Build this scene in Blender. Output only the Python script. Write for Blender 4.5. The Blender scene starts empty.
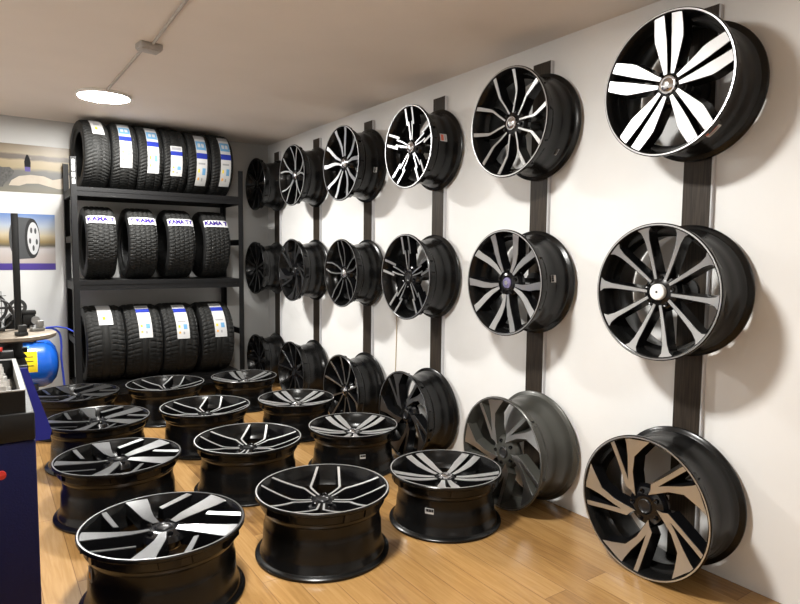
import bpy, bmesh, math, random
from math import pi, sin, cos, radians, atan2, hypot
from mathutils import Vector, Matrix

random.seed(7)
C = bpy.context.scene.collection
sc = bpy.context.scene

# ------------------------------------------------------------------ materials
def nm(name):
    m = bpy.data.materials.new(name); m.use_nodes = True
    nt = m.node_tree
    return m, nt, nt.nodes['Principled BSDF']

def simple(name, col, rough=.5, metal=0., coat=0., noise=0., nscale=30., bump=0., spec=.5):
    m, nt, b = nm(name)
    b.inputs['Base Color'].default_value = (*col, 1)
    b.inputs['Roughness'].default_value = rough
    b.inputs['Metallic'].default_value = metal
    b.inputs['Coat Weight'].default_value = coat
    b.inputs['Coat Roughness'].default_value = .06
    b.inputs['Specular IOR Level'].default_value = spec
    if noise or bump:
        tc = nt.nodes.new('ShaderNodeTexCoord')
        n = nt.nodes.new('ShaderNodeTexNoise'); n.inputs['Scale'].default_value = nscale
        n.inputs['Detail'].default_value = 5
        nt.links.new(tc.outputs['Object'], n.inputs['Vector'])
        if noise:
            r = nt.nodes.new('ShaderNodeValToRGB')
            r.color_ramp.elements[0].position = .3; r.color_ramp.elements[1].position = .7
            r.color_ramp.elements[0].color = (*[c*(1-noise) for c in col], 1)
            r.color_ramp.elements[1].color = (*[min(1, c*(1+noise)) for c in col], 1)
            nt.links.new(n.outputs['Fac'], r.inputs['Fac'])
            nt.links.new(r.outputs['Color'], b.inputs['Base Color'])
        if bump:
            bp = nt.nodes.new('ShaderNodeBump'); bp.inputs['Strength'].default_value = bump
            bp.inputs['Distance'].default_value = .01
            nt.links.new(n.outputs['Fac'], bp.inputs['Height'])
            nt.links.new(bp.outputs['Normal'], b.inputs['Normal'])
    return m

def brushed(name, col, rough):
    # machined metal: fine turned rings around the wheel's axis
    m, nt, b = nm(name)
    tc = nt.nodes.new('ShaderNodeTexCoord'); sx = nt.nodes.new('ShaderNodeSeparateXYZ')
    nt.links.new(tc.outputs['Object'], sx.inputs[0])
    def mt(op, a, bb=None):
        n = nt.nodes.new('ShaderNodeMath'); n.operation = op
        for i, v in enumerate((a, bb)):
            if v is None: continue
            if isinstance(v, (int, float)): n.inputs[i].default_value = v
            else: nt.links.new(v, n.inputs[i])
        return n.outputs[0]
    rr = mt('SQRT', mt('ADD', mt('MULTIPLY', sx.outputs[0], sx.outputs[0]), mt('MULTIPLY', sx.outputs[1], sx.outputs[1])))
    n = nt.nodes.new('ShaderNodeTexNoise'); n.noise_dimensions = '1D'; n.inputs['Scale'].default_value = 900
    nt.links.new(rr, n.inputs['W'])
    mr = nt.nodes.new('ShaderNodeMapRange')
    mr.inputs['To Min'].default_value = rough*.8; mr.inputs['To Max'].default_value = rough*1.25
    nt.links.new(n.outputs['Fac'], mr.inputs['Value']); nt.links.new(mr.outputs[0], b.inputs['Roughness'])
    b.inputs['Base Color'].default_value = (*col, 1); b.inputs['Metallic'].default_value = 1.
    return m

M = {}
M['gloss'] = simple('gloss_black_paint', (.004, .004, .0045), .18, 0, 0, spec=.4)
M['barrel'] = simple('satin_black_barrel', (.004, .004, .004), .24, 0, 0, spec=.32)
M['gunmetal'] = simple('gunmetal_paint', (.055, .055, .048), .36, .3, .1)
M['silver'] = brushed('machined_silver', (.56, .56, .57), .34)
M['mid'] = brushed('machined_mid', (.36, .36, .365), .30)
M['bright'] = brushed('machined_bright', (.86, .86, .86), .42)
M['grey'] = brushed('machined_grey', (.47, .47, .47), .34)
M['dark'] = brushed('machined_dark', (.27, .27, .28), .33)
M['dim'] = brushed('machined_dim', (.045, .045, .048), .3)
M['bronze'] = brushed('machined_warm', (.66, .69, .73), .38)
M['cap_white'] = simple('cap_white_plastic', (.78, .78, .76), .35)
M['cap_silver'] = simple('cap_chrome', (.62, .62, .64), .16, 1)
M['cap_black'] = simple('cap_black_plastic', (.012, .012, .013), .3)
M['cap_violet'] = simple('cap_film', (.22, .2, .36), .2, .5)
M['paper'] = simple('label_paper', (.50, .50, .50), .8, spec=.15)
M['ink'] = simple('label_ink', (.02, .02, .022), .85, spec=.1)
M['inkgrey'] = simple('label_grey_print', (.28, .28, .29), .85, spec=.1)
M['red'] = simple('label_red', (.55, .10, .05), .6)
M['orange'] = simple('label_orange', (.75, .35, .05), .6)
M['blue_ink'] = simple('label_blue', (.02, .035, .28), .85, spec=.1)
M['sky_ink'] = simple('label_sky', (.13, .30, .50), .85, spec=.1)
M['yellow'] = simple('label_yellow', (.72, .56, .02), .85, spec=.1)
M['tread'] = simple('tyre_rubber', (.009, .009, .0085), .7, 0, 0, .15, 60, spec=.28)
M['side'] = simple('tyre_sidewall', (.007, .007, .007), .5, spec=.35)
M['rack'] = simple('rack_black_steel', (.0055, .0055, .006), .5, 0, spec=.25)
M['shelf'] = simple('rack_board', (.02, .02, .02), .6)
M['slot'] = simple('rack_slot_light', (.55, .55, .55), .5)
M['blue'] = simple('tank_blue_paint', (.010, .10, .50), .25, 0, .5)
M['navy'] = simple('navy_powder_coat', (.004, .005, .04), .5, 0, 0, .12, 200, .1, spec=.2)
M['violet'] = simple('machine_blue_paint', (.013, .014, .15), .5, spec=.3)
M['black'] = simple('black_plastic', (.006, .006, .006), .5, spec=.3)
M['iron'] = simple('black_cast_iron', (.018, .018, .018), .5, .2)
M['steel'] = simple('dull_steel', (.30, .30, .29), .4, .8)
M['lip_steel'] = simple('tray_lip_steel', (.42, .42, .42), .4, .5)
M['plate'] = simple('worn_plate', (.22, .18, .135), .5, .4, 0, .2, 20)
M['hose'] = simple('blue_hose', (.015, .04, .35), .35)
M['rubber'] = simple('black_rubber', (.01, .01, .01), .6)
M['lead'] = simple('zinc_weight', (.50, .48, .45), .4, .4, 0, .3, 60)
M['redpl'] = simple('red_plastic', (.55, .03, .02), .35)
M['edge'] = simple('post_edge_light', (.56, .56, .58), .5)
M['pvc'] = simple('grey_pvc', (.46, .42, .38), .5)
M['pvc_box'] = simple('grey_pvc_box', (.42, .39, .36), .55, 0, 0, .1, 40)
M['cable'] = simple('beige_cable', (.55, .45, .32), .5)
M['lampring'] = simple('lamp_rim', (.85, .84, .82), .4)
M['purple'] = simple('print_purple', (.035, .015, .17), .5)
M['letters'] = simple('letter_ink', (.03, .012, .16), .9, spec=0.)
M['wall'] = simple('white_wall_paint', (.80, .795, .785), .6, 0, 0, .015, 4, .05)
M['wall_dimmed'] = simple('white_wall_paint_dimmed', (.50, .50, .49), .6, 0, 0, .015, 4, .05)  # white wall paint with the back wall's dimmer light put into the colour
M['ceil'] = simple('ceiling_paint', (.79, .715, .645), .75, 0, 0, .02, 3)

# post veneer: dark wood with vertical grain
m, nt, b = nm('dark_wood_veneer')
tc = nt.nodes.new('ShaderNodeTexCoord'); mp = nt.nodes.new('ShaderNodeMapping'); mp.inputs['Scale'].default_value = (60, 60, 2.5)
n = nt.nodes.new('ShaderNodeTexNoise'); n.inputs['Scale'].default_value = 3; n.inputs['Detail'].default_value = 6
r = nt.nodes.new('ShaderNodeValToRGB')
r.color_ramp.elements[0].position = .35; r.color_ramp.elements[0].color = (.020, .015, .011, 1)
r.color_ramp.elements[1].position = .7; r.color_ramp.elements[1].color = (.050, .037, .026, 1)
nt.links.new(tc.outputs['Object'], mp.inputs[0]); nt.links.new(mp.outputs[0], n.inputs['Vector'])
nt.links.new(n.outputs['Fac'], r.inputs['Fac']); nt.links.new(r.outputs['Color'], b.inputs['Base Color'])
b.inputs['Roughness'].default_value = .5; b.inputs['Specular IOR Level'].default_value = .25
M['veneer'] = m

# oak laminate: planks along Y
m, nt, b = nm('oak_laminate')
tc = nt.nodes.new('ShaderNodeTexCoord')
sw = nt.nodes.new('ShaderNodeMapping'); sw.inputs['Rotation'].default_value = (0, 0, pi/2)
br = nt.nodes.new('ShaderNodeTexBrick'); br.offset = .37
br.inputs['Color1'].default_value = (0, 0, 0, 1); br.inputs['Color2'].default_value = (1, 1, 1, 1)
br.inputs['Mortar'].default_value = (0, 0, 0, 1)
br.inputs['Scale'].default_value = 1; br.inputs['Mortar Size'].default_value = .0012
br.inputs['Brick Width'].default_value = 1.05; br.inputs['Row Height'].default_value = .115
nt.links.new(tc.outputs['Object'], sw.inputs[0]); nt.links.new(sw.outputs[0], br.inputs['Vector'])
g = nt.nodes.new('ShaderNodeMapping'); g.inputs['Scale'].default_value = (34, 2.2, 1)
gn = nt.nodes.new('ShaderNodeTexNoise'); gn.inputs['Scale'].default_value = 2.2; gn.inputs['Detail'].default_value = 8; gn.inputs['Distortion'].default_value = .7
nt.links.new(tc.outputs['Object'], g.inputs[0]); nt.links.new(g.outputs[0], gn.inputs['Vector'])
mix = nt.nodes.new('ShaderNodeMath'); mix.operation = 'MULTIPLY_ADD'
nt.links.new(br.outputs['Color'], mix.inputs[0]); mix.inputs[1].default_value = .38
g2 = nt.nodes.new('ShaderNodeMath'); g2.operation = 'MULTIPLY'; g2.inputs[1].default_value = .62
nt.links.new(gn.outputs['Fac'], g2.inputs[0]); nt.links.new(g2.outputs[0], mix.inputs[2])
r = nt.nodes.new('ShaderNodeValToRGB')
r.color_ramp.elements[0].position = .15; r.color_ramp.elements[0].color = (.165, .080, .025, 1)
r.color_ramp.elements[1].position = .80; r.color_ramp.elements[1].color = (.46, .275, .110, 1)
e = r.color_ramp.elements.new(.45); e.color = (.325, .178, .060, 1)
nt.links.new(mix.outputs[0], r.inputs['Fac'])
mo = nt.nodes.new('ShaderNodeMix'); mo.data_type = 'RGBA'
nt.links.new(br.outputs['Fac'], mo.inputs['Factor']); nt.links.new(r.outputs['Color'], mo.inputs[6]); mo.inputs[7].default_value = (.17, .085, .035, 1)
nt.links.new(mo.outputs[2], b.inputs['Base Color'])
b.inputs['Roughness'].default_value = .27
M['oak'] = m

def emit(name, col, s):
    m, nt, b = nm(name)
    b.inputs['Base Color'].default_value = (*col, 1)
    b.inputs['Emission Color'].default_value = (*col, 1); b.inputs['Emission Strength'].default_value = s
    return m
for q_, e_ in (('lamp', 62.), ('lamp_front', 56.), ('lamp_rear', 7.)): M[q_] = emit(q_+'_diffuser_glow', (1, .985, .94), e_)

def ramp_mat(name, axis, z0, z1, stops, noise=.05, nscale=(8, 8, 8), rough=.4):
    # a printed picture: bands of colour by height, broken up by noise
    m, nt, b = nm(name)
    tc = nt.nodes.new('ShaderNodeTexCoord'); sx = nt.nodes.new('ShaderNodeSeparateXYZ')
    nt.links.new(tc.outputs['Object'], sx.inputs[0])
    mr = nt.nodes.new('ShaderNodeMapRange'); mr.inputs['From Min'].default_value = z0; mr.inputs['From Max'].default_value = z1
    nt.links.new(sx.outputs[axis], mr.inputs['Value'])
    mp = nt.nodes.new('ShaderNodeMapping'); mp.inputs['Scale'].default_value = nscale
    n = nt.nodes.new('ShaderNodeTexNoise'); n.inputs['Scale'].default_value = 1; n.inputs['Detail'].default_value = 6
    nt.links.new(tc.outputs['Object'], mp.inputs[0]); nt.links.new(mp.outputs[0], n.inputs['Vector'])
    a = nt.nodes.new('ShaderNodeMath'); a.operation = 'MULTIPLY_ADD'; a.inputs[1].default_value = noise*2
    nt.links.new(n.outputs['Fac'], a.inputs[0]); 
    s = nt.nodes.new('ShaderNodeMath'); s.operation = 'SUBTRACT'; s.inputs[1].default_value = noise
    nt.links.new(mr.outputs[0], s.inputs[0]); nt.links.new(s.outputs[0], a.inputs[2])
    r = nt.nodes.new('ShaderNodeValToRGB')
    el = r.color_ramp.elements
    el[0].position = stops[0][0]; el[0].color = (*stops[0][1], 1)
    el[1].position = stops[-1][0]; el[1].color = (*stops[-1][1], 1)
    for p, c in stops[1:-1]:
        q = el.new(p); q.color = (*c, 1)
    nt.links.new(a.outputs[0], r.inputs['Fac']); nt.links.new(r.outputs['Color'], b.inputs['Base Color'])
    b.inputs['Roughness'].default_value = rough
    return m

# ------------------------------------------------------------------ mesh helpers
def mesh_of(name, verts, faces, mat, smooth=35):
    me = bpy.data.meshes.new(name)
    me.from_pydata([tuple(v) for v in verts], [], faces)
    bm = bmesh.new(); bm.from_mesh(me)
    bmesh.ops.recalc_face_normals(bm, faces=bm.faces[:]); bm.to_mesh(me); bm.free()
    me.materials.append(M[mat])
    if smooth:
        for p in me.polygons: p.use_smooth = True
        me.set_sharp_from_angle(angle=radians(smooth))
    return me

class MB:
    def __init__(s): s.v = []; s.f = []
    def add(s, v, f):
        o = len(s.v); s.v += [Vector(q) for q in v]; s.f += [tuple(i+o for i in q) for q in f]; return s
    def box(s, x0, x1, y0, y1, z0, z1, bev=0.):
        if bev <= 0:
            return s.add([(x0,y0,z0),(x1,y0,z0),(x1,y1,z0),(x0,y1,z0),(x0,y0,z1),(x1,y0,z1),(x1,y1,z1),(x0,y1,z1)],
                  [(3,2,1,0),(4,5,6,7),(0,1,5,4),(1,2,6,5),(2,3,7,6),(3,0,4,7)])
        bm = bmesh.new(); bmesh.ops.create_cube(bm, size=1)
        for v in bm.verts: v.co = Vector(((x0+x1)/2+v.co.x*(x1-x0), (y0+y1)/2+v.co.y*(y1-y0), (z0+z1)/2+v.co.z*(z1-z0)))
        bmesh.ops.bevel(bm, geom=bm.edges[:], offset=bev, segments=2, affect='EDGES', profile=.5)
        return s.bm(bm)
    def bm(s, bm):
        bm.verts.index_update()
        s.add([v.co.copy() for v in bm.verts], [tuple(v.index for v in f.verts) for f in bm.faces]); bm.free(); return s
    def lathe(s, prof, n=48, closed=True, axis='Z', c=(0,0,0)):
        o = len(s.v); k = len(prof); c = Vector(c)
        for i in range(n):
            a = 2*pi*i/n
            for r, z in prof:
                p = (r*cos(a), r*sin(a), z)
                if axis == 'X': p = (p[2], p[0], p[1])
                if axis == 'Y': p = (p[1], p[2], p[0])
                s.v.append(Vector(p)+c)
        for i in range(n):
            j = (i+1) % n
            for t in range(k if closed else k-1):
                u = (t+1) % k
                s.f.append((o+i*k+t, o+j*k+t, o+j*k+u, o+i*k+u))
        if not closed:
            for t in (0, k-1):
                if prof[t][0] > 1e-6: s.f.append(tuple(o+i*k+t for i in range(n)))
        return s
    def tube(s, pts, r, n=8):
        pts = [Vector(p) for p in pts]; o = len(s.v); up = Vector((0, 0, 1))
        for i, p in enumerate(pts):
            d = (pts[min(i+1, len(pts)-1)]-pts[max(i-1, 0)]).normalized()
            ref = up if abs(d.z) < .9 else Vector((1, 0, 0))
            e = d.cross(ref).normalized(); f = d.cross(e)
            for k in range(n):
                a = 2*pi*k/n; s.v.append(p+r*(cos(a)*e+sin(a)*f))
        for i in range(len(pts)-1):
            for k in range(n):
                l = (k+1) % n; s.f.append((o+i*n+k, o+i*n+l, o+(i+1)*n+l, o+(i+1)*n+k))
        s.f.append(tuple(o+k for k in range(n))); s.f.append(tuple(o+(len(pts)-1)*n+k for k in range(n))); return s
    def xf(s, mat): s.v = [mat @ v for v in s.v]; return s
    def mesh(s, name, mat, smooth=35): return mesh_of(name, s.v, s.f, mat, smooth)

def obj(name, me, parent=None, label=None):
    o = bpy.data.objects.new(name, me); C.objects.link(o)
    if parent is not None: o.parent = parent
    if label: o['label'] = label
    return o
def tag(o, label, cat, group=None):
    o['label'] = label; o['category'] = cat
    if group: o['group'] = group
    return o
def thing(name, label, cat, loc=(0,0,0), rot=(0,0,0), group=None):
    o = bpy.data.objects.new(name, None); C.objects.link(o); o.empty_display_size = .05
    o.location = loc; o.rotation_euler = rot
    return tag(o, label, cat, group)
def struct(name, me):
    o = obj(name, me); o['kind'] = 'structure'; return o
def dup(root, loc, rot=None, label=None):
    r = root.copy(); C.objects.link(r); r.location = loc
    if rot is not None: r.rotation_euler = rot
    if label: r['label'] = label
    for ch in list(root.children):
        c = ch.copy(); C.objects.link(c); c.parent = r
        for g in ch.children:
            d = g.copy(); C.objects.link(d); d.parent = c
    return r

# ------------------------------------------------------------------ room
XL, YF, YB, ZC = -3.3, -2.6, 5.68, 2.28
struct('floor', MB().box(XL, 0, YF, YB, -.05, 0).mesh('floor', 'oak', 0))
struct('ceiling', MB().box(XL, 0, YF, YB, ZC, ZC+.05).mesh('ceiling', 'ceil', 0))
struct('wall_right', MB().box(0, .08, YF-.08, YB+.08, -.05, ZC+.05).mesh('wall_right', 'wall', 0))
struct('wall_back', MB().box(XL, 0, YB, YB+.08, -.05, ZC+.05).mesh('wall_back', 'wall_dimmed', 0))
struct('wall_left', MB().box(XL-.08, XL, YF-.08, YB+.08, -.05, ZC+.05).mesh('wall_left', 'wall', 0))
struct('wall_front', MB().box(XL, 0, YF-.08, YF, -.05, ZC+.05).mesh('wall_front', 'wall', 0))

# ------------------------------------------------------------------ wall posts
Y0, SP = 1.327, .8179
PT = .0204
post_lab = ['dark wood wall post holding the bright silver double spoke wheel, nearest of all',
            'dark wood wall post behind the grey barrelled upright wheel',
            'dark wood wall post third from the camera end of the wall',
            'dark wood wall post third from the tyre rack, by the hanging cable',
            'dark wood wall post second from the tyre rack',
            'dark wood wall post nearest the tyre rack and room corner']
pm = MB().box(-PT, 0, -.056, .056, 0, 2.180).mesh('board', 'veneer', 0)
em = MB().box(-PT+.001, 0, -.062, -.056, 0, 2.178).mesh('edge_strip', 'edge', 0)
p0 = None
for i in range(6):
    if p0 is None:
        p0 = thing('display_post', post_lab[0], 'post', (0, Y0, 0), group='dark posts on the right wall')
        obj('board', pm, p0); obj('edge_strip', em, p0, 'pale grey edge strip')
    else:
        dup(p0, (0, Y0+i*SP, 0), None, post_lab[i])

# ------------------------------------------------------------------ wheels
def interp(st, n=4):
    out = []
    for a, b in zip(st[:-1], st[1:]):
        for k in range(n):
            t = k/n; out.append(tuple(a[i]*(1-t)+b[i]*t for i in range(3)))
    out.append(st[-1]); return out

def strip_meshes(st, R, W, dep, face, body='gloss', twist=0., web=.008):
    if len(st[0]) == 4:      # explicit left and right edges
        L2 = [tuple(q*R for q in e) for e in st]; ed = []
        for a, b in zip(L2[:-1], L2[1:]):
            for k in range(4): ed.append(tuple(a[i]*(1-k/4)+b[i]*k/4 for i in range(4)))
        ed.append(L2[-1])
        pts = [((a+c)/2, (b+d)/2, hypot(a-c, b-d)/2) for a, b, c, d in ed]
        dirs = [Vector((a-c, b-d)).normalized() for a, b, c, d in ed]
    else:
        pts = interp([(x*R, y*R, h*R) for x, y, h in st]); dirs = None
    def zt(r): return W-.004-dep*(1-max(0, min(1, (r-.045)/(R-.05)))**1.7)
    n = len(pts); L = []; Rr = []
    for i, (x, y, h) in enumerate(pts):
        a = pts[max(0, i-1)]; b = pts[min(n-1, i+1)]
        d = Vector((b[0]-a[0], b[1]-a[1])).normalized(); nn = dirs[i] if dirs else Vector((-d.y, d.x))
        L.append((Vector((x, y)), nn, h))
    def solid(m_top, z_top, m_bot, tfun):
        v = []; f = []
        for i, (c, nn, h) in enumerate(L):
            for sgn, m, top in ((1, m_top, True), (-1, m_top, True), (-1, m_bot, False), (1, m_bot, False)):
                p = c+nn*sgn*(h+m)
                rr = p.length
                lim = R*.962
                if rr > lim: p = p*(lim/rr)
                z = zt(min(rr, lim))+z_top+twist*sgn*min(1, h/(R*.07))
                if not top: z -= tfun(rr)
                v.append((p.x, p.y, z))
        for i in range(n-1):
            o = i*4
            for k in range(4):
                f.append((o+k, o+(k+1) % 4, o+4+(k+1) % 4, o+4+k))
        f.append((0, 1, 2, 3)); f.append(((n-1)*4, (n-1)*4+1, (n-1)*4+2, (n-1)*4+3))
        return v, f
    bv, bf = solid(.0025, -.0012, web, lambda r: .052-.012*r/R)
    fv, ff = solid(0, .0006, 0, lambda r: .0022)
    return (mesh_of('spoke', bv, bf, body, 30), mesh_of('machined_face', fv, ff, face, 30) if face else None)

def px_edges(e):
    return [((a-238)/200, (306-b)/232, (c-238)/200, (306-d)/232) for a, b, c, d in e]

DES = {  # name: (arms, first angle in degrees, hub radius, strips of one arm as (x, y, half width) in wheel radii)
 'twin':  (5, 90, [[(.15, .052, .024), (.62, .126, .086), (.70, .131, .084), (.96, .132, .073)]], True),
 'vflare':(5, -95, [[(.19, .045, .020), (.5, .15, .027), (.74, .232, .036), (.85, .27, .062), (.93, .295, .14)]], True),
 'turbine':(5, 0, [px_edges([(186, 262, 207, 282), (183, 210, 198, 205), (183, 150, 204, 150), (180, 112, 232, 112), (174, 82, 254, 86)]),
                    px_edges([(178, 262, 196, 270), (150, 180, 162, 177), (119, 97, 132, 92)])], False),
 'lyre':  (5, 98, [[(.19, .045, .015), (.36, .125, .016), (.51, .205, .018), (.57, .222, .026), (.955, .255, .038)]], True),
 'curved':(5, -90, [[(.22, .032, .026), (.42, .065, .045), (.6, .13, .058), (.78, .225, .062), (.93, .29, .075)]], True),
 'step':  (5, 90, [[(.18, .026, .010), (.40, .055, .014), (.62, .068, .018)], [(.54, .125, .026), (.75, .130, .027), (.96, .133, .030)]], True),
 'yfork': (5, 20, [[(.2, .05, .024), (.45, .085, .04), (.62, .15, .046), (.78, .23, .044), (.92, .27, .058)]], True),
 'uloop': (5, 90, [[(.2, .05, .015), (.45, .12, .018), (.7, .15, .018), (.95, .10, .018)]], True),
 'thin':  (5, 75, [[(.19, .04, .018), (.55, .16, .022), (.93, .285, .032)]], True),
 'ycurve':(5, 10, [[(.18, .022, .018), (.45, .03, .022), (.7, .12, .022), (.93, .27, .026)]], True),
 'multi': (10, 0, [[(.2, .0, .03), (.6, .02, .035), (.96, .0, .05)]], False),
 'blade': (5, -83, [[(.17, .030, .042), (.38, .05, .072), (.62, .03, .10), (.80, .01, .125), (.965, .0, .15)],
                     [(.552, -.179, .030), (.705, -.66, .040)]], False),
 'yline': (5, -88, [[(.17, .034, .013), (.43, .048, .015), (.47, .062, .017), (.865, .415, .020)]], True),
 'twinthin':(5, -90, [[(.19, .052, .030), (.6, .112, .068), (.955, .125, .074)]], True),
}
CACHE = {}
def wheel_meshes(design, R, W, dep, face, body, barrel):
    key = (design, R, W, dep, face, body, barrel)
    if key in CACHE: return CACHE[key]
    r = {}
    pr = [(R-.003, W), (R, W-.003), (R, W-.012), (R-.004, W-.016), (R-.014, W-.019), (R-.018, W-.024), (R-.020, W-.05), (R-.026, W-.056),
          (R-.029, W-.066), (R-.038, W-.078), (R-.041, W-.11), (R-.036, W-.135), (R-.034, W-.14), (R-.031, .06), (R-.025, .034), (R-.020, .028), (R-.018, .02),
          (R-.012, .0165), (R-.003, .013), (R, .010), (R, .003), (R-.003, 0), (R-.010, 0), (R-.018, .01), (R-.026, .02), (R-.036, .045), (R-.040, W-.14),
          (R-.047, W-.115), (R-.047, W-.08), (R-.036, W-.066), (R-.030, W-.052), (R-.026, W-.026), (R-.016, W-.010), (R-.0125, W-.0015), (R-.010, W)]
    r['barrel'] = MB().lathe(pr, 72).mesh('barrel', barrel, 28)
    lp = [(R-.0035, W+.0006), (R-.0035, W-.001), (R-.0088, W-.001), (R-.0088, W+.0006)]
    r['lip'] = MB().lathe(lp, 72).mesh('rim_lip', face if face not in ('dim',) else 'dim', 28)
    zh = W-.004-dep
    hb = MB().lathe([(0, zh-.012), (.018, zh-.012), (.028, zh-.002), (.036, zh), (R*.19, zh-.004), (R*.26, zh-.012), (R*.30, zh-.03), (R*.27, zh-.055), (R*.2, zh-.07), (0, zh-.07)], 40, closed=False)
    r['hub'] = hb.mesh('hub', body, 30)
    # bolt seats: small rings on the hub between the spokes
    r['bolt'] = MB().lathe([(.0045, .002), (.0085, .004), (.0095, .001), (.0095, -.006), (0.004, -.004)], 14).mesh('bolt_seat', 'gloss', 30)
    n, a0, strips, mir = DES[design]
    sp = []; tw = {'blade': .003, 'twin': .0, 'step': .001, 'curved': .0015}.get(design, 0.)
    for st in strips:
        sp.append(strip_meshes(st, R, W, dep, face, body, tw, .018 if design == 'turbine' else .009))
        if mir: sp.append(strip_meshes([(x, -y, h) for x, y, h in st], R, W, dep, face, body, -tw, .009))
    r['spokes'] = sp; r['n'] = n; r['a0'] = a0
    CACHE[key] = r
    return r

CAPS = {}
def cap_mesh(kind):
    if kind in CAPS: return CAPS[kind]
    if kind == 'cap_white': pr = [(0, .016), (.026, .016), (.030, .013), (.031, 0), (0, 0)]
    elif kind == 'cap_silver': pr = [(0, .017), (.010, .016), (.022, .011), (.025, .008), (.028, .009), (.032, .008), (.035, .002), (.035, -.004), (0, -.004)]
    else: pr = [(0, -.002), (.015, -.002), (.022, .0), (.025, .003), (.027, .001), (.027, -.006), (0, -.006)] if kind == 'cap_black' else [(0, .006), (.015, .006), (.024, .004), (.027, .001), (.027, -.004), (0, -.004)]
    CAPS[kind] = MB().lathe(pr, 32, closed=False).mesh('centre_cap', kind, 30)
    return CAPS[kind]

def barrel_patch(R, ang, z0, z1, half, r_off):
    v = []; f = []; n = 6
    for i in range(n+1):
        a = ang-half+2*half*i/n
        for z, rr in ((z0, R), (z1, R), (z1, R+.0012), (z0, R+.0012)):
            v.append(((rr+r_off)*cos(a), (rr+r_off)*sin(a), z))
    for i in range(n):
        for k in range(4): f.append((i*4+k, i*4+(k+1) % 4, i*4+4+(k+1) % 4, i*4+4+k))
    f += [(0, 1, 2, 3), (n*4, n*4+1, n*4+2, n*4+3)]
    return v, f

def wheel(label, design, loc, rot, R=.25, W=.226, dep=.03, face='grey', body='gloss', barrel='barrel', cap='cap_black', a_off=0., sticker=None, group=None, hang=None):
    k = wheel_meshes(design, R, W, dep, face, body, barrel)
    t = thing('alloy_wheel', label, 'wheel', loc, rot, group)
    obj('barrel', k['barrel'], t, 'grey barrel' if barrel == 'gunmetal' else None)
    if face != 'dim': obj('rim_lip', k['lip'], t, 'thin bare metal lip')
    obj('hub', k['hub'], t)
    zh = W-.004-dep
    c = obj('centre_cap', cap_mesh(cap), t, {'cap_white': 'round white cap', 'cap_silver': 'domed silver cap', 'cap_violet': 'cap under violet film'}.get(cap))
    c.location = (0, 0, zh)
    if cap in ('cap_white', 'cap_silver', 'cap_violet'):
        e = obj('emblem', emblem_me[cap], c); 
    base = radians(k['a0']+a_off)
    for i in range(k['n']):
        a = base+2*pi*i/k['n']
        for (bm_, fm_) in k['spokes']:
            s = obj('spoke', bm_, t); s.rotation_euler = (0, 0, a)
            if fm_: obj('machined_face', fm_, s, 'bare machined metal face')
    for i in range(5):
        a = base+2*pi*(i+.5)/5
        o = obj('bolt_seat', k['bolt'], t); o.location = (R*.205*cos(a), R*.205*sin(a), zh-.003)
    if sticker:
        ang, zc, hz, hl, kind = sticker       # degrees, height along the axis, half sizes
        rb = R-.033 if zc < W-.14 else (R-.040 if zc < W-.075 else R-.02)
        rb += .003
        v, f = barrel_patch(rb, radians(ang), zc-hz, zc+hz, hl/rb, 0)
        s = obj('sticker', mesh_of('sticker', v, f, 'paper', 30), t, 'white paper sticker')
        if kind == 'red':
            v, f = barrel_patch(rb+.0012, radians(ang), zc, zc+hz*.75, hl/rb*.8, 0)
            obj('print_block', mesh_of('print_block', v, f, 'red', 30), s)
            v, f = barrel_patch(rb+.0012, radians(ang), zc-hz*.6, zc-hz*.3, hl/rb*.7, 0)
            obj('print_bar', mesh_of('print_bar', v, f, 'inkgrey', 30), s)
        elif kind == 'orange':
            v, f = barrel_patch(rb+.0012, radians(ang), zc-hz*.3, zc+hz*.4, hl/rb*.5, 0)
            obj('print_block', mesh_of('print_block', v, f, 'orange', 30), s)
        else:
            mb = MB()
            for q in range(9):
                aa = radians(ang)+(q-4)*hl*.2/rb
                v, f = barrel_patch(rb+.0012, aa, zc-hz*.1, zc+hz*.8, hl*(.05+.04*((q*7) % 3))/rb, 0); mb.add(v, f)
            obj('barcode', mb.mesh('barcode', 'ink', 30), s)
    if hang:    # steel arm from the hub back to the wall post
        h = MB().lathe([(0, -.0), (.05, -.0), (.05, .012), (.022, .016), (.022, zh-.068), (0, zh-.068)], 20, closed=False)
        obj('wall_bracket', h.mesh('wall_bracket', 'iron', 30), t, 'black steel wall bracket')
    return t

emblem_me = {
 'cap_white': MB().lathe([(0, .0172), (.004, .0172), (.0045, .0155), (0, .0155)], 16, closed=False).mesh('emblem', 'ink', 30),
 'cap_silver': MB().lathe([(0, .0175), (.009, .0168), (.009, .014), (0, .014)], 20, closed=False).mesh('emblem', 'grey', 30),
 'cap_violet': MB().lathe([(0, .0072), (.012, .007), (.012, .005), (0, .005)], 5, closed=False).mesh('emblem', 'steel', 30),
}

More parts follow.
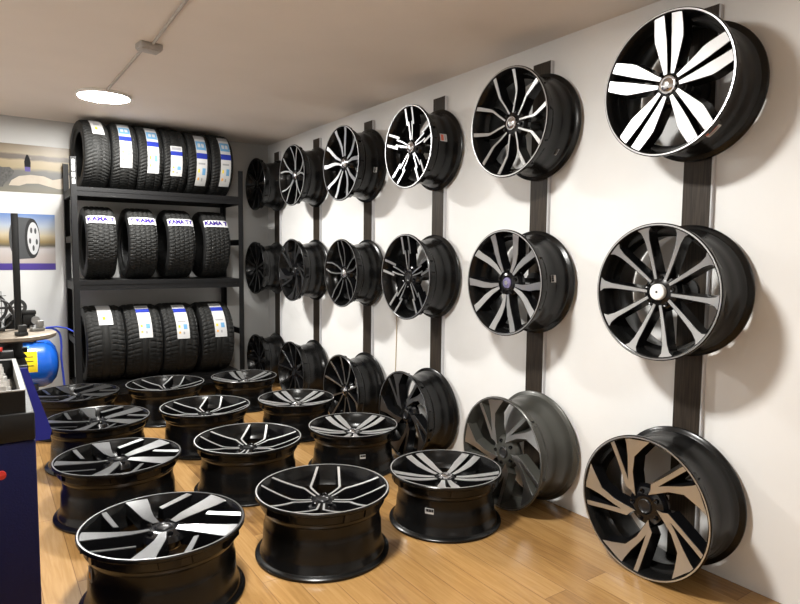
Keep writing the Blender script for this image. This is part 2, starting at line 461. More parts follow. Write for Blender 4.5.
# orientation on the right wall: local Z -> -X, local Y -> up, local X -> -Y
RW = Matrix(((0, 0, -1), (-1, 0, 0), (0, 1, 0))).to_euler()
Z1, Z2 = 1.8658, 1.1038
def wy(c, off=0): return Y0+(6-c)*SP+off
XR = -PT-.0003
WALL = [ # col, z, Yoffset, design, R, W, kwargs, label
 (6, Z1, .010, 'twin', .2605, dict(face='silver', cap='cap_silver', dep=.022, sticker=(-50, .170, .020, .028, 'red')),
  'bright silver five double spoke wheel at the top of the nearest wall post'),
 (6, Z2, .017, 'vflare', .2585, dict(face='grey', cap='cap_white', dep=.028), 'black and silver ten spoke wheel with round white centre cap on the wall'),
 (5, Z1, .003, 'lyre', .257, dict(face='grey', cap='cap_silver', dep=.03, sticker=(-40, .07, .006, .016, 'bar')),
  'ten thin kinked spoke wheel in the top row, beside the bright silver one'),
 (5, Z2, .010, 'curved', .2575, dict(face='grey', cap='cap_violet', dep=.028, sticker=(7, .110, .016, .017, 'bar')),
  'wheel with broad curved grey spokes and violet centre cap in the middle row'),
 (4, Z1, .007, 'step', .2405, dict(face='silver', cap='cap_silver', dep=.025, sticker=(10, .115, .024, .021, 'red')),
  'wheel with stepped silver double spokes and a red and white sticker, top row'),
 (4, Z2, .023, 'step', .2555, dict(face='grey', cap='cap_black', dep=.025, a_off=2),
  'wheel with stepped silver double spokes and no sticker, middle row'),
 (3, Z1, 0, 'yfork', .258, dict(face='silver', cap='cap_silver', dep=.028, sticker=(-14, .075, .013, .017, 'bar')),
  'top row wheel with wide silver forked spokes and a white barrel sticker'),
 (3, Z2, -.005, 'uloop', .2395, dict(face='grey', cap='cap_silver', dep=.028, a_off=6),
  'middle row wheel with thin looped spoke pairs, third post from the rack'),
 (2, Z1, -.008, 'ycurve', .243, dict(face='bright', cap='cap_silver', dep=.028),
  'top row wheel with thin bright curved spokes, second post from the rack'),
 (2, Z2, .007, 'turbine', .253, dict(face='dark', cap='cap_black', dep=.028, a_off=20),
  'middle row black wheel with swirling blades, second post from the rack'),
 (1, Z1, -.028, 'multi', .2355, dict(face='dim', cap='cap_black', dep=.02), 'all black wheel at the top of the post nearest the rack'),
 (1, Z2, .003, 'multi', .241, dict(face='dim', cap='cap_black', dep=.02, a_off=14), 'all black wheel in the middle of the post nearest the rack'),
]
for col, z, yo, des, R, kw, lab in WALL:
    wheel(lab, des, (XR, wy(col, yo), z), RW, R=R, W=.226, hang=True, group='wheels hung on the wall posts', **kw)
LEAN = [ # standing upright on the floor against the wall
 (6, 1.347, 'turbine', .275, .248, dict(face='bronze', cap='cap_black', dep=.02), 'nearest upright wheel on the floor, with warm silver swirling blades and black barrel'),
 (5, 2.119, 'turbine', .275, .252, dict(face='grey', cap='cap_black', dep=.02, body='gunmetal', barrel='gunmetal', a_off=2), 'upright wheel on the floor with dull grey barrel and swirling blades'),
 (4, 2.995, 'turbine', .265, .226, dict(face='dark', cap='cap_black', dep=.022, a_off=150), 'upright black wheel with dark swirling blades, left of the grey barrelled wheel'),
 (3, 3.773, 'thin', .261, .226, dict(face='grey', cap='cap_silver', dep=.035), 'upright black wheel with thin silver spokes, standing at the third post from the rack'),
 (2, 4.622, 'thin', .256, .226, dict(face='dark', cap='cap_black', dep=.028, barrel='barrel', a_off=10), 'upright dark wheel with grey spokes, standing at the second post from the rack'),
 (1, 5.425, 'multi', .241, .215, dict(face='dim', cap='cap_black', dep=.028), 'upright all black wheel on the floor by the rack'),
]
for col, y, des, R, W, kw, lab in LEAN:
    wheel(lab, des, (XR, y, R+.0005), RW, R=R, W=W, group='wheels standing on the floor against the wall', **kw)

RF = (0, 0, -.60)
WF = .268
ordl = ['nearest', 'second', 'third', 'farthest']
rowA = [(-1.816, 2.229), (-1.816, 3.104), (-1.79, 3.90), (-1.823, 4.695)]
rowB = [(-1.183, 2.218), (-1.194, 3.049), (-1.178, 3.85), (-1.221, 4.695)]
rowC = [(-.566, 2.172), (-.562, 3.040), (-.558, 3.833), (-.596, 4.747)]
def floor_row(pts, des, R, label, kw, twist, stick, W=WF):
    for i, (x, y) in enumerate(pts):
        wheel(label % ordl[i], des, (x, y, .0005), (0, 0, RF[2]+radians(twist[i])), R=R, W=W, sticker=stick.get(i), group=kw['g'],
              **{q: w for q, w in kw.items() if q != 'g'})
floor_row(rowA, 'blade', .2825, 'flat lying wheel with broad silver blades, %s in the left row',
          dict(face='mid', cap='cap_black', dep=.014, g='flat wheels of the left floor row'), [0, 0, -4, 3], {0: (-140, .15, .03, .02, 'orange')})
floor_row(rowB, 'yline', .2775, 'flat lying black wheel with thin silver forked lines, %s in the middle row',
          dict(face='bright', cap='cap_black', dep=.05, g='flat wheels of the middle floor row'), [0, 0, 3, -2], {})
floor_row(rowC, 'twinthin', .2615, 'flat lying wheel with grey double spokes, %s in the right row',
          dict(face='bright', cap='cap_silver', dep=.04, g='flat wheels of the right floor row'), [0, 0, 3, -3],
          {0: (-112, .12, .014, .02, 'bar'), 1: (-72, .12, .012, .016, 'bar')}, .245)

# ------------------------------------------------------------------ tyre rack
RX0, RX1, RY0, RY1 = -1.762, -.445, 5.15, 5.64
rack = thing('tyre_rack', 'tall black steel shelf rack full of tyres at the back wall', 'rack', ((RX0+RX1)/2, (RY0+RY1)/2, 0))
inv = Matrix.Translation((-(RX0+RX1)/2, -(RY0+RY1)/2, 0))
def rk(name, mb, mat, label=None, parent=None):
    return obj(name, mb.xf(inv).mesh(name, mat, 0), parent or rack, label)
for sx, x in ((1, RX0), (-1, RX1)):
    for sy, y in ((1, RY0), (-1, RY1)):
        mb = MB()
        xa, xb = sorted((x, x+sx*.042)); ya, yb = sorted((y, y+sy*.003))
        mb.box(xa, xb, ya, yb, 0, 1.94)
        xa, xb = sorted((x, x+sx*.003)); ya, yb = sorted((y, y+sy*.042))
        mb.box(xa, xb, ya, yb, 0, 1.94)
        u = rk('upright', mb, 'rack')
        if sy == 1 and sx == 1:
            mb = MB()
            for k in range(4):
                z = 1.92-.048*k
                mb.box(x+.012, x+.032, y-.0006, y, z-.036, z)
            rk('slot', mb, 'slot', 'pale slots showing through at the top', u)
SH = [(.13, .20), (.945, 1.02), (1.655, 1.722)]
for z0, z1 in SH:
    for ya, yb in ((RY0+.003, RY0+.020), (RY1-.020, RY1-.003)):
        mb = MB(); ym = ya
        mb.box(RX0+.004, RX1-.004, ya, yb, z0, (z0+z1)/2-.006).box(RX0+.004, RX1-.004, ya+.004, yb, (z0+z1)/2-.006, (z0+z1)/2+.004).box(RX0+.004, RX1-.004, ya, yb, (z0+z1)/2+.004, z1)
        rk('beam', mb, 'rack')
    for xa in (RX0+.004, RX1-.019):
        rk('side_brace', MB().box(xa, xa+.015, RY0+.021, RY1-.021, z0, z1-.01), 'rack')
    rk('shelf_board', MB().box(RX0+.021, RX1-.021, RY0+.021, RY1-.021, z1-.014, z1-.002), 'shelf')
for z in (.55, 1.33):
    rk('side_brace', MB().box(RX0+.004, RX0+.016, RY0+.042, RY1-.042, z-.025, z+.025), 'slot' if z < 0 else 'rack')
    rk('side_brace', MB().box(RX1-.016, RX1-.004, RY0+.042, RY1-.042, z-.025, z+.025), 'rack')

# ------------------------------------------------------------------ tyres
def tread_profile(x, hw):      # drop from the crown radius
    t = abs(x)/hw
    return .004*t*t+.010*max(0, t-.82)/.18
def tyre_meshes(R, w, bead, pat):
    hw = w*.47; NX = 22; NA = 360
    v = []; f = []
    for i in range(NA):
        a = 2*pi*i/NA
        for j in range(NX+1):
            x = -hw+2*hw*j/NX
            t = x/hw
            d = tread_profile(x, hw)
            g = 0
            if pat == 'v':
                ph = (i+abs(t)*9) % 6
                if ph < 2 and abs(t) > .12: g = 1
                if j in (7, 15): g = 1
            elif pat == 'block':
                ph = (i+(3 if (j//4) % 2 else 0)) % 6
                if ph < 1.5: g = 1
                if j in (5, 9, 13, 17): g = 1
            else:
                ph = (i+abs(t)*6) % 7
                if ph < 2 and abs(t) > .3: g = 1
                if j in (4, 9, 13, 18): g = 1
            r = R-d-(.006 if g else 0)
            v.append((x, -r*cos(a), r*sin(a)))
    k = NX+1
    for i in range(NA):
        q = (i+1) % NA
        for j in range(NX): f.append((i*k+j, i*k+j+1, q*k+j+1, q*k+j))
    tread = mesh_of('tread', v, f, 'tread', 40)
    rs = R-.015
    hwm = w*.5
    side = [(rs+.002, -hw+.001), (rs-.008, -hw-.006), (R*.86, -hwm), (R*.76, -hwm), (bead+.02, -hwm*.86), (bead, -hwm*.80), (bead, -hwm*.72), (bead+.02, -hwm*.76), (R*.78, -hwm*.9), (R-.035, -hw*.9), (R-.028, 0),
            (R-.035, hw*.9), (R*.78, hwm*.9), (bead+.02, hwm*.76), (bead, hwm*.72), (bead, hwm*.80), (bead+.02, hwm*.86), (R*.76, hwm), (R*.86, hwm), (rs-.008, hw+.006), (rs+.002, hw-.001), (R-.024, hw*.8), (R-.024, -hw*.8)]
    carc = MB().lathe(side, 72, True, 'X').mesh('carcass', 'side', 40)
    return tread, carc
def cyl_patch(R, hw, x0, x1, p0, p1, lift, th=.001, nx=6, npn=10):
    # patch lying on the tread: p = angle above the horizontal, facing -Y
    v = []; f = []
    for i in range(npn+1):
        p = radians(p0+(p1-p0)*i/npn)
        for j in range(nx+1):
            x = x0+(x1-x0)*j/nx
            r = R-tread_profile(x, hw)+lift
            v.append((x, -r*cos(p), r*sin(p)))
    n0 = len(v)
    for i in range(npn+1):
        p = radians(p0+(p1-p0)*i/npn)
        for j in range(nx+1):
            x = x0+(x1-x0)*j/nx
            r = R-tread_profile(x, hw)+lift-th
            v.append((x, -r*cos(p), r*sin(p)))
    k = nx+1
    for i in range(npn):
        for j in range(nx):
            q = (i*k+j, i*k+j+1, (i+1)*k+j+1, (i+1)*k+j)
            f.append(q); f.append(tuple(n0+z for z in reversed(q)))
    for i in range(npn):
        for j in (0, nx):
            f.append((i*k+j, (i+1)*k+j, n0+(i+1)*k+j, n0+i*k+j))
    for j in range(nx):
        for i in (0, npn):
            f.append((i*k+j, i*k+j+1, n0+i*k+j+1, n0+i*k+j))
    return v, f

def text_mesh(s, size):
    cu = bpy.data.curves.new('lettering', 'FONT'); cu.body = s; cu.size = size; cu.align_x = 'CENTER'; cu.align_y = 'CENTER'
    cu.resolution_u = 3; cu.offset = size*.05
    o = bpy.data.objects.new('lettering', cu); C.objects.link(o)
    bpy.context.view_layer.update()
    me = bpy.data.meshes.new_from_object(o.evaluated_get(bpy.context.evaluated_depsgraph_get()))
    bpy.data.objects.remove(o); bpy.data.curves.remove(cu)
    return me

def on_tread(t, R, hw, kind, shift=0., dims=None):
    """paper label running round the tread, with its printed blocks"""
    x0, x1, p0, p1 = dims
    top = p1
    v, f = cyl_patch(R, hw, x0, x1, p0, p1, .0025)
    l = obj('paper_label', mesh_of('paper_label', v, f, 'paper', 40), t, 'white paper label')
    def blk(nm_, a, b, c, d, mat):
        xa = x0+(x1-x0)*a; xb = x0+(x1-x0)*b; pa = p0+(p1-p0)*c; pb = p0+(p1-p0)*d
        v, f = cyl_patch(R, hw, xa, xb, pa, pb, .0032, .001, 4, 3)
        obj(nm_, mesh_of(nm_, v, f, mat, 40), l)
    if kind == 'long':
        blk('grey_print', 0, 1, .90, .99, 'inkgrey')
        blk('emblem_box', .04, .96, .66, .84, 'sky_ink')
        blk('emblem_ring', .2, .45, .71, .79, 'paper'); blk('emblem_ring', .55, .8, .71, .79, 'paper')
        blk('blue_band', 0, 1, .50, .60, 'blue_ink')
    elif kind == 'mid':
        blk('blue_band', 0, 1, .68, .82, 'blue_ink')
        blk('grey_print', .1, .9, .86, .96, 'inkgrey')
    else:
        blk('grey_print', 0, 1, .8, .98, 'inkgrey')
    if kind != 'plain':
        blk('grey_print', .15, .8, .40, .43, 'inkgrey')
        blk('rating_mark', .15, .3, .26, .32, 'yellow'); blk('rating_mark', .55, .85, .22, .34, 'sky_ink'); blk('rating_mark', .15, .3, .12, .17, 'orange')
        blk('rating_mark', .5, .62, .1, .16, 'inkgrey')
    else:
        blk('grey_print', .25, .75, .35, .45, 'inkgrey'); blk('rating_mark', .3, .5, .15, .25, 'yellow')

def tyre(label, x, R, w, zb, y, meshes, bead, group):
    t = thing('tyre', label, 'tyre', (x, y, zb), group=group)
    for nme, me in zip(('tread', 'carcass'), meshes):
        o = obj(nme, me, t); o.location = (0, 0, R)
    return t
def lift_parts(t, R):
    for ch in t.children:
        if ch.name.split('.')[0] in ('paper_label', 'wrap_band'): ch.location = (0, 0, R)

# top row
R, w = .268, .187; hw = w*.47
me = tyre_meshes(R, w, .175, 'v')
labs = ['leftmost tyre on the top shelf, with one small label at its crown', 'second tyre from the left on the top shelf, long blue and white label',
        'third tyre from the left on the top shelf, long blue and white label', 'fourth tyre from the left on the top shelf, shorter label without a light blue box',
        'second tyre from the right on the top shelf, long blue and white label', 'rightmost tyre on the top shelf, long blue and white label']
spec = [('plain', (-.030, .055, 30, 92)), ('long', (-.04, .045, -22, 66)), ('long', (-.03, .055, -28, 62)), ('mid', (-.045, .045, -30, 22)),
        ('long', (-.03, .055, -46, 54)), ('long', (-.02, .065, -44, 56))]
for i in range(6):
    t = tyre(labs[i], -1.568+.19*i, R, w, 1.7225, 5.40, me, .175, 'tyres on the top shelf')
    on_tread(t, R, hw, spec[i][0], 0, spec[i][1]); lift_parts(t, R)
    if i == 0: t.rotation_euler.z = radians(5); t.location.x -= .024
# middle row
R, w = .287, .215; hw = w*.47
me = tyre_meshes(R, w, .19, 'block')
labs = ['leftmost of the four tyres with white lettered bands', 'second from the left of the four tyres with white lettered bands',
        'third from the left of the four tyres with white lettered bands', 'rightmost of the four tyres with white lettered bands']
words = ['KAMA T', 'T KAMA', 'KAMA TY', 'KAMA T']
for i, x in enumerate((-1.560, -1.262, -.968, -.675)):
    t = tyre(labs[i], x, R, w, 1.0205, 5.39, me, .19, 'tyres on the middle shelf')
    v, f = cyl_patch(R, hw, -hw, hw, 31, 45, .003, .001, 12, 4)
    l = obj('wrap_band', mesh_of('wrap_band', v, f, 'paper', 40), t, 'white paper band')
    tm = text_mesh(words[i], .056)
    xs = [q.co.x for q in tm.vertices]; sc_ = (2*hw*.94)/(max(xs)-min(xs)); cx = (max(xs)+min(xs))/2
    bm = bmesh.new(); bm.from_mesh(tm)
    bmesh.ops.subdivide_edges(bm, edges=[e for e in bm.edges if e.calc_length() > .012], cuts=2)
    for q in bm.verts:
        xx = (q.co.x-cx)*sc_; p = radians(38)+q.co.y*1.0/R
        r = R-tread_profile(xx, hw)+.0042
        q.co = Vector((xx, -r*cos(p), r*sin(p)))
    bm.to_mesh(tm); bm.free(); tm.materials.clear(); tm.materials.append(M['letters'])
    obj('lettering', tm, l, 'purple lettering')
    lift_parts(t, R)
# bottom row
R, w = .305, .276; hw = w*.47
me = tyre_meshes(R, w, .21, 'rib')
labs = ['leftmost wide tyre on the bottom shelf, plain white label', 'second wide tyre from the left on the bottom shelf, blue and white label',
        'third wide tyre from the left on the bottom shelf, blue and white label', 'rightmost wide tyre on the bottom shelf, blue and white label']
spec = [('plain', (-.045, .055, 34, 92)), ('mid', (-.045, .055, 11, 74)), ('mid', (-.04, .06, 6, 72)), ('mid', (-.035, .065, 5, 72))]
for i, x in enumerate((-1.555, -1.276, -.994, -.690)):
    t = tyre(labs[i], x, R, w, .2005, 5.37, me, .21, 'wide tyres on the bottom shelf')
    on_tread(t, R, hw, spec[i][0], 0, spec[i][1]); lift_parts(t, R)

# ------------------------------------------------------------------ lamps, conduit
def lamp(loc, label, mat='lamp'):
    t = thing('ceiling_lamp', label, 'lamp', loc)
    obj('housing', MB().lathe([(0, 0), (.165, 0), (.168, -.004), (.168, -.018), (.160, -.022), (.157, -.018), (0, -.018)], 48, closed=False).mesh('housing', 'lampring', 30), t)
    obj('diffuser', MB().lathe([(0, -.0235), (.12, -.0232), (.150, -.0222), (.156, -.0185), (0, -.0185)], 48, closed=False).mesh('diffuser', mat, 40), t, 'glowing white diffuser')
    return t
lamp((-1.615, 4.54, ZC), 'round glowing flat lamp on the ceiling in front of the rack')
lamp((-1.75, 1.75, ZC), 'round ceiling lamp over the front floor, outside the picture', 'lamp_front')
lamp((-1.9, -1.2, ZC), 'round ceiling lamp behind the viewer', 'lamp_rear')
tag(obj('cable_conduit', MB().tube([(-1.62, 4.37, ZC-.007), (-1.605, 3.37, ZC-.007)], .007).tube([(-1.58, 3.28, ZC-.007), (-1.60, 1.92, ZC-.007)], .007).mesh('cable_conduit', 'pvc')),
    'thin grey conduit running along the ceiling to the round lamp', 'conduit')
jb = thing('junction_box', 'small grey junction box on the ceiling conduit', 'box', (-1.59, 3.325, ZC), (0, 0, radians(8)))
obj('box', MB().box(-.055, .055, -.042, .042, -.03, 0, .006).mesh('box', 'pvc_box'), jb)
obj('lid', MB().box(-.048, .048, -.036, .036, -.036, -.0302, .002).mesh('lid', 'pvc_box'), jb)
tag(obj('cable', MB().tube([(-.004, 3.42, 1.25), (-.0035, 3.425, 1.0), (-.004, 3.42, .7), (-.0035, 3.43, .45), (-.004, 3.44, .01)], .003, 6).mesh('cable', 'cable')),
    'thin beige cable hanging down the white wall between two posts', 'cable')

# ------------------------------------------------------------------ posters on the back wall
def poly(pts, y, th=.0006):
    n = len(pts); mb = MB()
    v = [(x, y, z) for x, z in pts]+[(x, y+th, z) for x, z in pts]
    mb.add(v, [tuple(range(n)), tuple(range(n, 2*n))]+[(i, (i+1) % n, n+(i+1) % n, n+i) for i in range(n)])
    return mb
M['land'] = ramp_mat('print_landscape', 2, 0, .37, [(0, (0.124, 0.112, 0.081)), (.12, (0.099, 0.093, 0.074)), (.25, (0.056, 0.056, 0.056)), (.45, (0.074, 0.068, 0.062)), (.52, (0.248, 0.192, 0.099)), (.66, (0.285, 0.223, 0.124)), (.70, (0.081, 0.062, 0.043)), (.78, (0.099, 0.074, 0.056)), (.82, (0.260, 0.211, 0.136)), (1, (0.174, 0.130, 0.081))], .05, (7, 7, 18))
M['adsky'] = ramp_mat('print_sky', 2, 0, .445, [(0, (0.260, 0.236, 0.248)), (.2, (0.341, 0.298, 0.273)), (.36, (0.372, 0.347, 0.347)), (.42, (0.062, 0.056, 0.037)), (.5, (0.198, 0.136, 0.050)), (.62, (0.384, 0.322, 0.211)), (.78, (0.279, 0.322, 0.384)), (1, (0.062, 0.136, 0.341))], .05, (5, 5, 9))
pA = thing('poster', 'landscape poster with a dark figure in a field, high on the back wall', 'poster', (-2.15, YB-.002, 1.698))
obj('sheet', poly([(-.45, 0), (.455, 0), (.46, .372), (-.45, .372)], 0, .0015).mesh('sheet', 'land', 0), pA)
obj('printed_figure', poly([(.13, .19), (.17, .19), (.172, .24), (.165, .27), (.156, .295), (.144, .295), (.136, .27), (.128, .24)], -.0008).mesh('printed_figure', 'ink', 0), pA, 'small dark standing figure')
obj('printed_skirt', poly([(.132, .165), (.168, .165), (.17, .20), (.13, .20)], -.0012).mesh('printed_skirt', 'purple', 0), pA, 'purple garment')
M['prdark'] = simple('print_dark', (.05, .048, .045), .6, 0, 0, .5, 60)
M['cream'] = simple('print_cream', (.34, .29, .23), .5, 0, 0, .1, 12)
obj('printed_shrubs', poly([(-.30, .04), (-.30, .20), (-.18, .19), (-.08, .205), (-.02, .185), (.03, .19), (.06, .16), (.04, .11), (.0, .07), (-.02, .035), (-.15, .03)], -.0005).mesh('printed_shrubs', 'prdark', 0), pA, 'dark shrubs')
obj('printed_dune', poly([(.02, .05), (.04, .09), (.09, .125), (.17, .14), (.26, .135), (.32, .11), (.38, .125), (.44, .16), (.44, .05), (.36, .04), (.30, .055), (.22, .075), (.14, .07), (.09, .05)], -.0008).mesh('printed_dune', 'cream', 0), pA, 'cream coloured curved bank')
pB = thing('poster', 'poster of a tyre under blue sky with purple foot strip, on the back wall', 'poster', (-2.15, YB-.002, 1.088))
obj('sheet', poly([(-.42, 0), (.322, 0), (.326, .443), (-.42, .443)], 0, .0015).mesh('sheet', 'adsky', 0), pB)
obj('printed_strip', poly([(-.42, 0), (.322, 0), (.322, .052), (-.42, .052)], -.0008).mesh('printed_strip', 'purple', 0), pB, 'purple foot strip')
def ell(cx, cz, a, b, n=28): return [(cx+a*cos(2*pi*i/n), cz+b*sin(2*pi*i/n)) for i in range(n)]
M['prubber'] = simple('print_rubber', (.035, .037, .04), .5)
M['prim'] = simple('print_rim', (.42, .42, .43), .5)
obj('printed_tread', poly(ell(.075, .25, .068, .165), -.0008).mesh('printed_tread', 'prubber', 0), pB)
obj('printed_tread', poly([(.075, .086), (.16, .092), (.16, .41), (.075, .415)], -.0012).mesh('printed_tread', 'prubber', 0), pB)
tw = obj('printed_tyre_side', poly(ell(.165, .25, .052, .158), -.0016).mesh('printed_tyre_side', 'side', 0), pB)
obj('printed_rim', poly(ell(.172, .25, .041, .128), -.0022).mesh('printed_rim', 'prim', 0), tw)
for k in range(5):
    a = 2*pi*k/5+.9
    obj('printed_hole', poly(ell(.172+.024*cos(a), .25+.076*sin(a), .008, .024, 10), -.0028).mesh('printed_hole', 'prubber', 0), tw)

# ------------------------------------------------------------------ compressor
cp = thing('air_compressor', 'blue tank air compressor with yellow label standing at the back wall', 'compressor', (-2.23, 5.28, 0))
TR = .185
obj('tank', MB().lathe([(0, -.40), (.06, -.395), (.12, -.37), (.165, -.33), (TR, -.27), (TR, .26), (.165, .31), (.12, .345), (.06, .362), (0, .365)], 48, closed=False, axis='X', c=(0, 0, .40)).mesh('tank', 'blue', 40), cp)
def tank_patch(x0, x1, a0, a1, mat, name, par, lift=.0015, label=None):
    v = []; f = []; n = 8
    for i in range(n+1):
        a = radians(a0+(a1-a0)*i/n)
        for x, r_ in ((x0, TR+lift), (x1, TR+lift), (x1, TR-.002), (x0, TR-.002)):
            v.append((x, -r_*cos(a), .40+r_*sin(a)))
    for i in range(n):
        for k in range(4): f.append((i*4+k, i*4+(k+1) % 4, i*4+4+(k+1) % 4, i*4+4+k))
    f += [(0, 1, 2, 3), (n*4, n*4+1, n*4+2, n*4+3)]
    return obj(name, mesh_of(name, v, f, mat, 40), par, label)
yl = tank_patch(.055, .215, -12, 36, 'yellow', 'warning_label', cp, label='yellow warning label')
for q in range(3): tank_patch(.08, .19, 22-10*q, 24-10*q, 'ink', 'print_line', yl, .0022)
tank_patch(.03, .17, 42, 52, 'sky_ink', 'name_label', cp)
for sx in (-.25, .2):
    for sy in (-.11, .11):
        obj('foot', MB().box(sx-.02, sx+.02, sy-.018, sy+.018, 0, .262, .004).mesh('foot', 'iron'), cp)
obj('base_plate', MB().box(-.26, .22, -.10, .10, .575, .592, .003).mesh('base_plate', 'iron'), cp)
pb = MB().box(-.13, .0, -.07, .08, .592, .70, .01)
for k in range(8): pb.box(-.125, -.005, -.075, .085, .704+.022*k, .714+.022*k)
pb.box(-.115, -.015, -.06, .07, .70, .90)
obj('pump', pb.mesh('pump', 'iron'), cp)
fw = MB().lathe([(.095, -.012), (.115, -.012), (.115, .012), (.095, .012)], 32, axis='Y', c=(-.065, -.115, .83))
fw.lathe([(0, -.02), (.02, -.02), (.02, .02), (0, .02)], 16, closed=False, axis='Y', c=(-.065, -.115, .83))
for k in range(5):
    a = 2*pi*k/5
    fw.tube([(-.065+.015*cos(a), -.115, .83+.015*sin(a)), (-.065+.10*cos(a), -.115, .83+.10*sin(a))], .008, 6)
obj('flywheel', fw.mesh('flywheel', 'iron'), cp)
mo_ = MB().lathe([(0, -.10), (.07, -.10), (.08, -.09), (.08, .09), (.07, .10), (0, .10)], 28, closed=False, axis='Y', c=(.105, .03, .70))
for k in range(12):
    a = 2*pi*k/12; mo_.tube([(.105+.082*cos(a), -.055, .70+.082*sin(a)), (.105+.082*cos(a), .115, .70+.082*sin(a))], .004, 5)
obj('motor', mo_.mesh('motor', 'black'), cp)
pl_ = MB().lathe([(.035, -.012), (.058, -.012), (.052, 0), (.058, .012), (.035, .012)], 28, axis='Y', c=(.107, -.13, .835))
pl_.lathe([(0, -.016), (.022, -.016), (.022, .016), (0, .016)], 16, closed=False, axis='Y', c=(.107, -.13, .835))
for k in range(4): pl_.tube([(.107+.018*cos(k*pi/2), -.13, .835+.018*sin(k*pi/2)), (.107+.04*cos(k*pi/2), -.13, .835+.04*sin(k*pi/2))], .006, 6)
pl_.box(.095, .119, -.12, -.06, .70, .80)
obj('pulley', pl_.mesh('pulley', 'iron'), cp)
gd = MB()
gp = []
for k in range(25):
    a = pi*.5+pi*k/24; gp.append((-.07+.15*cos(a), -.15, .83+.15*sin(a)))
for k in range(25):
    a = -pi*.5+pi*k/24; gp.append((-.03+.11*cos(a), -.15, .79+.11*sin(a)))
    if k == 24: gp[-1] = (-.03, -.15, .975)
gp.append(gp[0])
gd.tube(gp, .007, 6)
for k in range(9):
    x = -.19+.025*k; h = (.15**2-min(.149, abs(x+.07))**2)**.5
    gd.tube([(x, -.15, .83-h*.9), (x, -.15, .83+h*.97)], .0022, 4)
for z in (.76, .80, .84, .88, .92): gd.tube([(-.19, -.15, z), (.04, -.15, z)], .0022, 4)
obj('belt_guard', gd.mesh('belt_guard', 'iron'), cp)
obj('pressure_switch', MB().box(.135, .215, -.14, -.05, .70, .80, .008).box(.12, .22, -.145, -.045, .78, .805, .004).box(.15, .165, -.13, -.115, .592, .70).mesh('pressure_switch', 'black'), cp)
obj('pressure_gauge', MB().lathe([(0, -.006), (.028, -.006), (.030, 0), (.030, .02), (0, .02)], 24, closed=False, axis='Y', c=(.215, -.155, .735)).mesh('pressure_gauge', 'steel'), cp, 'silver gauge')
obj('outlet_pipe', MB().tube([(.19, -.1, .575), (.19, -.1, .70)], .014).tube([(.19, -.12, .672), (.275, -.13, .672)], .010).mesh('outlet_pipe', 'steel'), cp)
hp = []
ctrl = [(.246, -.13, .672), (.29, -.13, .668), (.335, -.13, .63), (.345, -.13, .54), (.342, -.13, .45), (.35, -.12, .34), (.36, -.12, .2), (.375, -.12, .06), (.38, -.10, .012)]
for i in range(len(ctrl)-1):
    p0_, p1_, p2_, p3_ = [Vector(ctrl[max(0, min(len(ctrl)-1, i+k))]) for k in (-1, 0, 1, 2)]
    for k in range(5):
        t_ = k/5; hp.append(.5*((2*p1_)+(p2_-p0_)*t_+(2*p0_-5*p1_+4*p2_-p3_)*t_*t_+(3*p1_-p0_-3*p2_+p3_)*t_**3))
hp.append(Vector(ctrl[-1]))
hs = MB().tube([q+Vector((-2.2, 5.28, 0)) for q in hp], .007, 8)
hs.tube([(-1.95, 5.15, .676), (-1.88, 5.14, .68), (-1.82, 5.12, .668), (-1.775, 5.10, .64)], .006, 8)
tag(obj('air_hose', hs.mesh('air_hose', 'hose')), 'blue air hose looping down from the compressor beside the rack', 'hose')

# ------------------------------------------------------------------ tyre changer
tcx, tcy = -2.22, 3.62
tch = thing('tyre_changer', 'blue tyre changing machine with round plate and black upright post behind the navy cabinet', 'machine', (tcx, tcy, 0))
mb = MB().add([(-.40, -.28, 0), (.05, -.28, 0), (.05, .18, 0), (-.40, .18, 0), (-.36, -.28, .66), (.05, -.28, .66), (.05, .18, .66), (-.36, .18, .66)],
   [(3,2,1,0),(4,5,6,7),(0,1,5,4),(1,2,6,5),(2,3,7,6),(3,0,4,7)])
obj('body', mb.mesh('body', 'violet', 0), tch)
gp_ = [(.0, .69), (.055, .69), (.145, .38), (.135, .34), (.07, .34)]
obj('side_guard', MB().add([(x, -.32, z) for x, z in gp_]+[(x, -.281, z) for x, z in gp_], [(0,1,2,3,4), (5,6,7,8,9)]+[(i, (i+1) % 5, 5+(i+1) % 5, 5+i) for i in range(5)]).mesh('side_guard', 'violet', 0), tch)
obj('top_cover', MB().box(-.37, .06, -.29, .19, .66, .70, .006).mesh('top_cover', 'black'), tch)
obj('turntable_neck', MB().lathe([(0, .70), (.07, .70), (.05, .73), (.05, .795), (0, .795)], 28, closed=False).mesh('turntable_neck', 'black'), tch)
obj('turntable', MB().lathe([(0, .795), (.19, .795), (.205, .803), (.205, .818), (.195, .822), (0, .822)], 40, closed=False).mesh('turntable', 'plate'), tch, 'worn round metal plate')
for a in (20, 110, 200, 290):
    a = radians(a)
    j = MB().box(-.03, .03, -.02, .02, .822, .84, .003).box(.0, .028, -.016, .016, .84, .875, .003)
    j.xf(Matrix.Rotation(a, 4, 'Z') @ Matrix.Translation((.13, 0, 0)))
    obj('clamp_jaw', j.mesh('clamp_jaw', 'steel' if a < 1 else 'iron'), tch)
obj('column', MB().box(.045-.016, .045+.016, .16, .192, .70, 1.432, .003).mesh('column', 'black'), tch, 'thin black upright post')
obj('column_foot', MB().box(.01, .08, .14, .189, .70, .725, .004).mesh('column_foot', 'iron'), tch)
obj('valve_block', MB().box(-.14, .005, -.27, -.14, .70, .77, .008).mesh('valve_block', 'black'), tch)
obj('lever', MB().tube([(-.2, -.25, .775), (-.1, -.27, .785), (-.04, -.285, .78)], .010).mesh('lever', 'redpl'), tch, 'red lever')

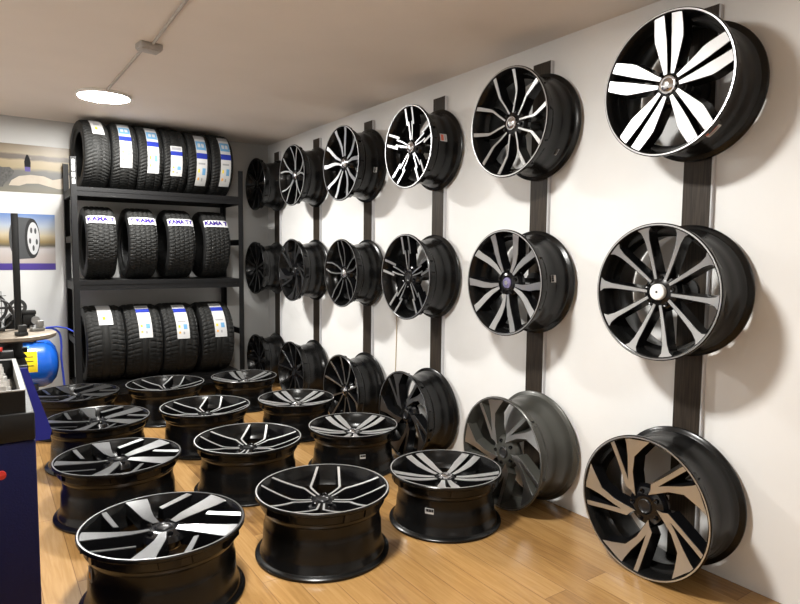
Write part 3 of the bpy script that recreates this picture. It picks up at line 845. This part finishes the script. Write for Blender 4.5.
# ------------------------------------------------------------------ navy cabinet (wheel balancer) with weight tray
cx1 = -2.230; cy0 = 1.70
cb = thing('wheel_balancer', 'dark navy workshop cabinet cut off by the left picture edge', 'cabinet', (-2.55, 2.05, 0))
ic = Matrix.Translation((2.55, -2.05, 0))
def cbo(name, mb, mat, label=None, parent=None, sm=35): return obj(name, mb.xf(ic).mesh(name, mat, sm), parent or cb, label)
cbo('body', MB().box(-3.0, cx1, cy0, 2.45, .02, .775, .004), 'navy')
cbo('plinth', MB().box(-2.98, cx1-.02, cy0+.02, 2.43, 0, .02), 'black')
cbo('top_cover', MB().box(-3.0, cx1, cy0-.002, 2.45, .7755, .845, .006), 'black')
bt = MB()
bx0, bx1, by0, by1, bz0, bz1 = -2.62, -2.248, cy0+.004, 2.22, .8455, .898
bt.box(bx0, bx1, by0, by1, bz0, bz0+.006)
bt.box(bx0, bx0+.008, by0, by1, bz0+.006, bz1).box(bx1-.004, bx1, by0, by1, bz0+.006, bz1)
bt.box(bx0+.008, bx1-.004, by0, by0+.008, bz0+.006, bz1).box(bx0+.008, bx1-.004, by1-.008, by1, bz0+.006, bz1)
tr = cbo('weight_tray', bt, 'black', 'black tray on top')
lp = MB().box(bx1-.010, bx1+.001, by0, by1, bz1, bz1+.003).box(bx0, bx1-.010, by0, by0+.006, bz1, bz1+.003).box(bx0, bx1-.010, by1-.006, by1, bz1, bz1+.003)
cbo('tray_liner', MB().box(bx1-.008, bx1-.0042, by0+.009, by1-.009, bz0+.0062, bz1-.0002), 'lip_steel', 'bare steel inner side', tr)
cbo('tray_lip', lp, 'lip_steel', 'bare steel lip', tr)
cbo('button', MB().lathe([(0, 0), (.010, 0), (.010, -.008), (0, -.010)], 16, closed=False, axis='Y', c=(-2.303, cy0, .702)), 'redpl', 'red button')
# weights in the tray
def weight_mesh(k):
    mb = MB(); L = .022+.004*(k % 3); n = 6
    v = []; f = []
    for i in range(n+1):
        a = (i/n-.5)*1.1; r0 = L*1.6
        for dr, z in ((-.009, 0), (.009, 0), (.007, .013), (-.006, .015)):
            rr = r0+dr; v.append((rr*sin(a), rr*cos(a)-r0, z))
    for i in range(n):
        for q in range(4): f.append((i*4+q, i*4+(q+1) % 4, i*4+4+(q+1) % 4, i*4+4+q))
    f += [(0, 1, 2, 3), (n*4, n*4+1, n*4+2, n*4+3)]
    mb.add(v, f)
    mb.box(-.006, .006, -.004, .010, .0145, .019, .0012)
    return mb.mesh('wheel_weight', 'lead', 40)
wm = [weight_mesh(k) for k in range(3)]
rng = random.Random(3)
first = None
gy = [by0+.045+.062*k for k in range(8)]
cnt = 0
for lay in range(3):
    for jy, y in enumerate(gy if lay < 2 else gy[:7]):
        for jx in range(3):
            x = bx1-.040-.060*jx-(.026 if lay == 1 else .008*lay)
            o = obj('wheel_weight', wm[cnt % 3]); cnt += 1
            o.location = (x+rng.uniform(-.004, .004), y+rng.uniform(-.004, .004)+(.02 if lay == 1 else 0), bz0+.0065+.0192*lay)
            o.rotation_euler = (0, 0, rng.uniform(-.5, .5)+(pi/2 if rng.random() < .3 else 0))
            tag(o, 'small silver balancing weight lying in the black tray of the navy cabinet', 'weight', 'silver weights in the cabinet tray')

# ------------------------------------------------------------------ camera
cam = bpy.data.cameras.new('camera'); co = bpy.data.objects.new('camera', cam); C.objects.link(co)
cam.sensor_fit = 'HORIZONTAL'; cam.sensor_width = 36.; cam.lens = 609.22/800*36
fwv = Vector((.5639811, .82225646, -.07628652)); rtv = Vector((.82504156, -.56498818, .00973523)); upv = Vector((.03509612, .06843004, .99703841))
mm = Matrix((rtv, upv, -fwv)).transposed().to_4x4(); mm.translation = Vector((-2.32339, 0, 1.232))
co.matrix_world = mm; cam.clip_start = .02
sc.camera = co

w_ = bpy.data.worlds.new('world'); sc.world = w_; w_.use_nodes = True
w_.node_tree.nodes['Background'].inputs['Color'].default_value = (.5, .5, .5, 1)
w_.node_tree.nodes['Background'].inputs['Strength'].default_value = .1
vs = sc.view_settings
vs.view_transform = 'Standard'; vs.look = 'None'; vs.gamma = 1; vs.use_curve_mapping = False; vs.exposure = 2.7
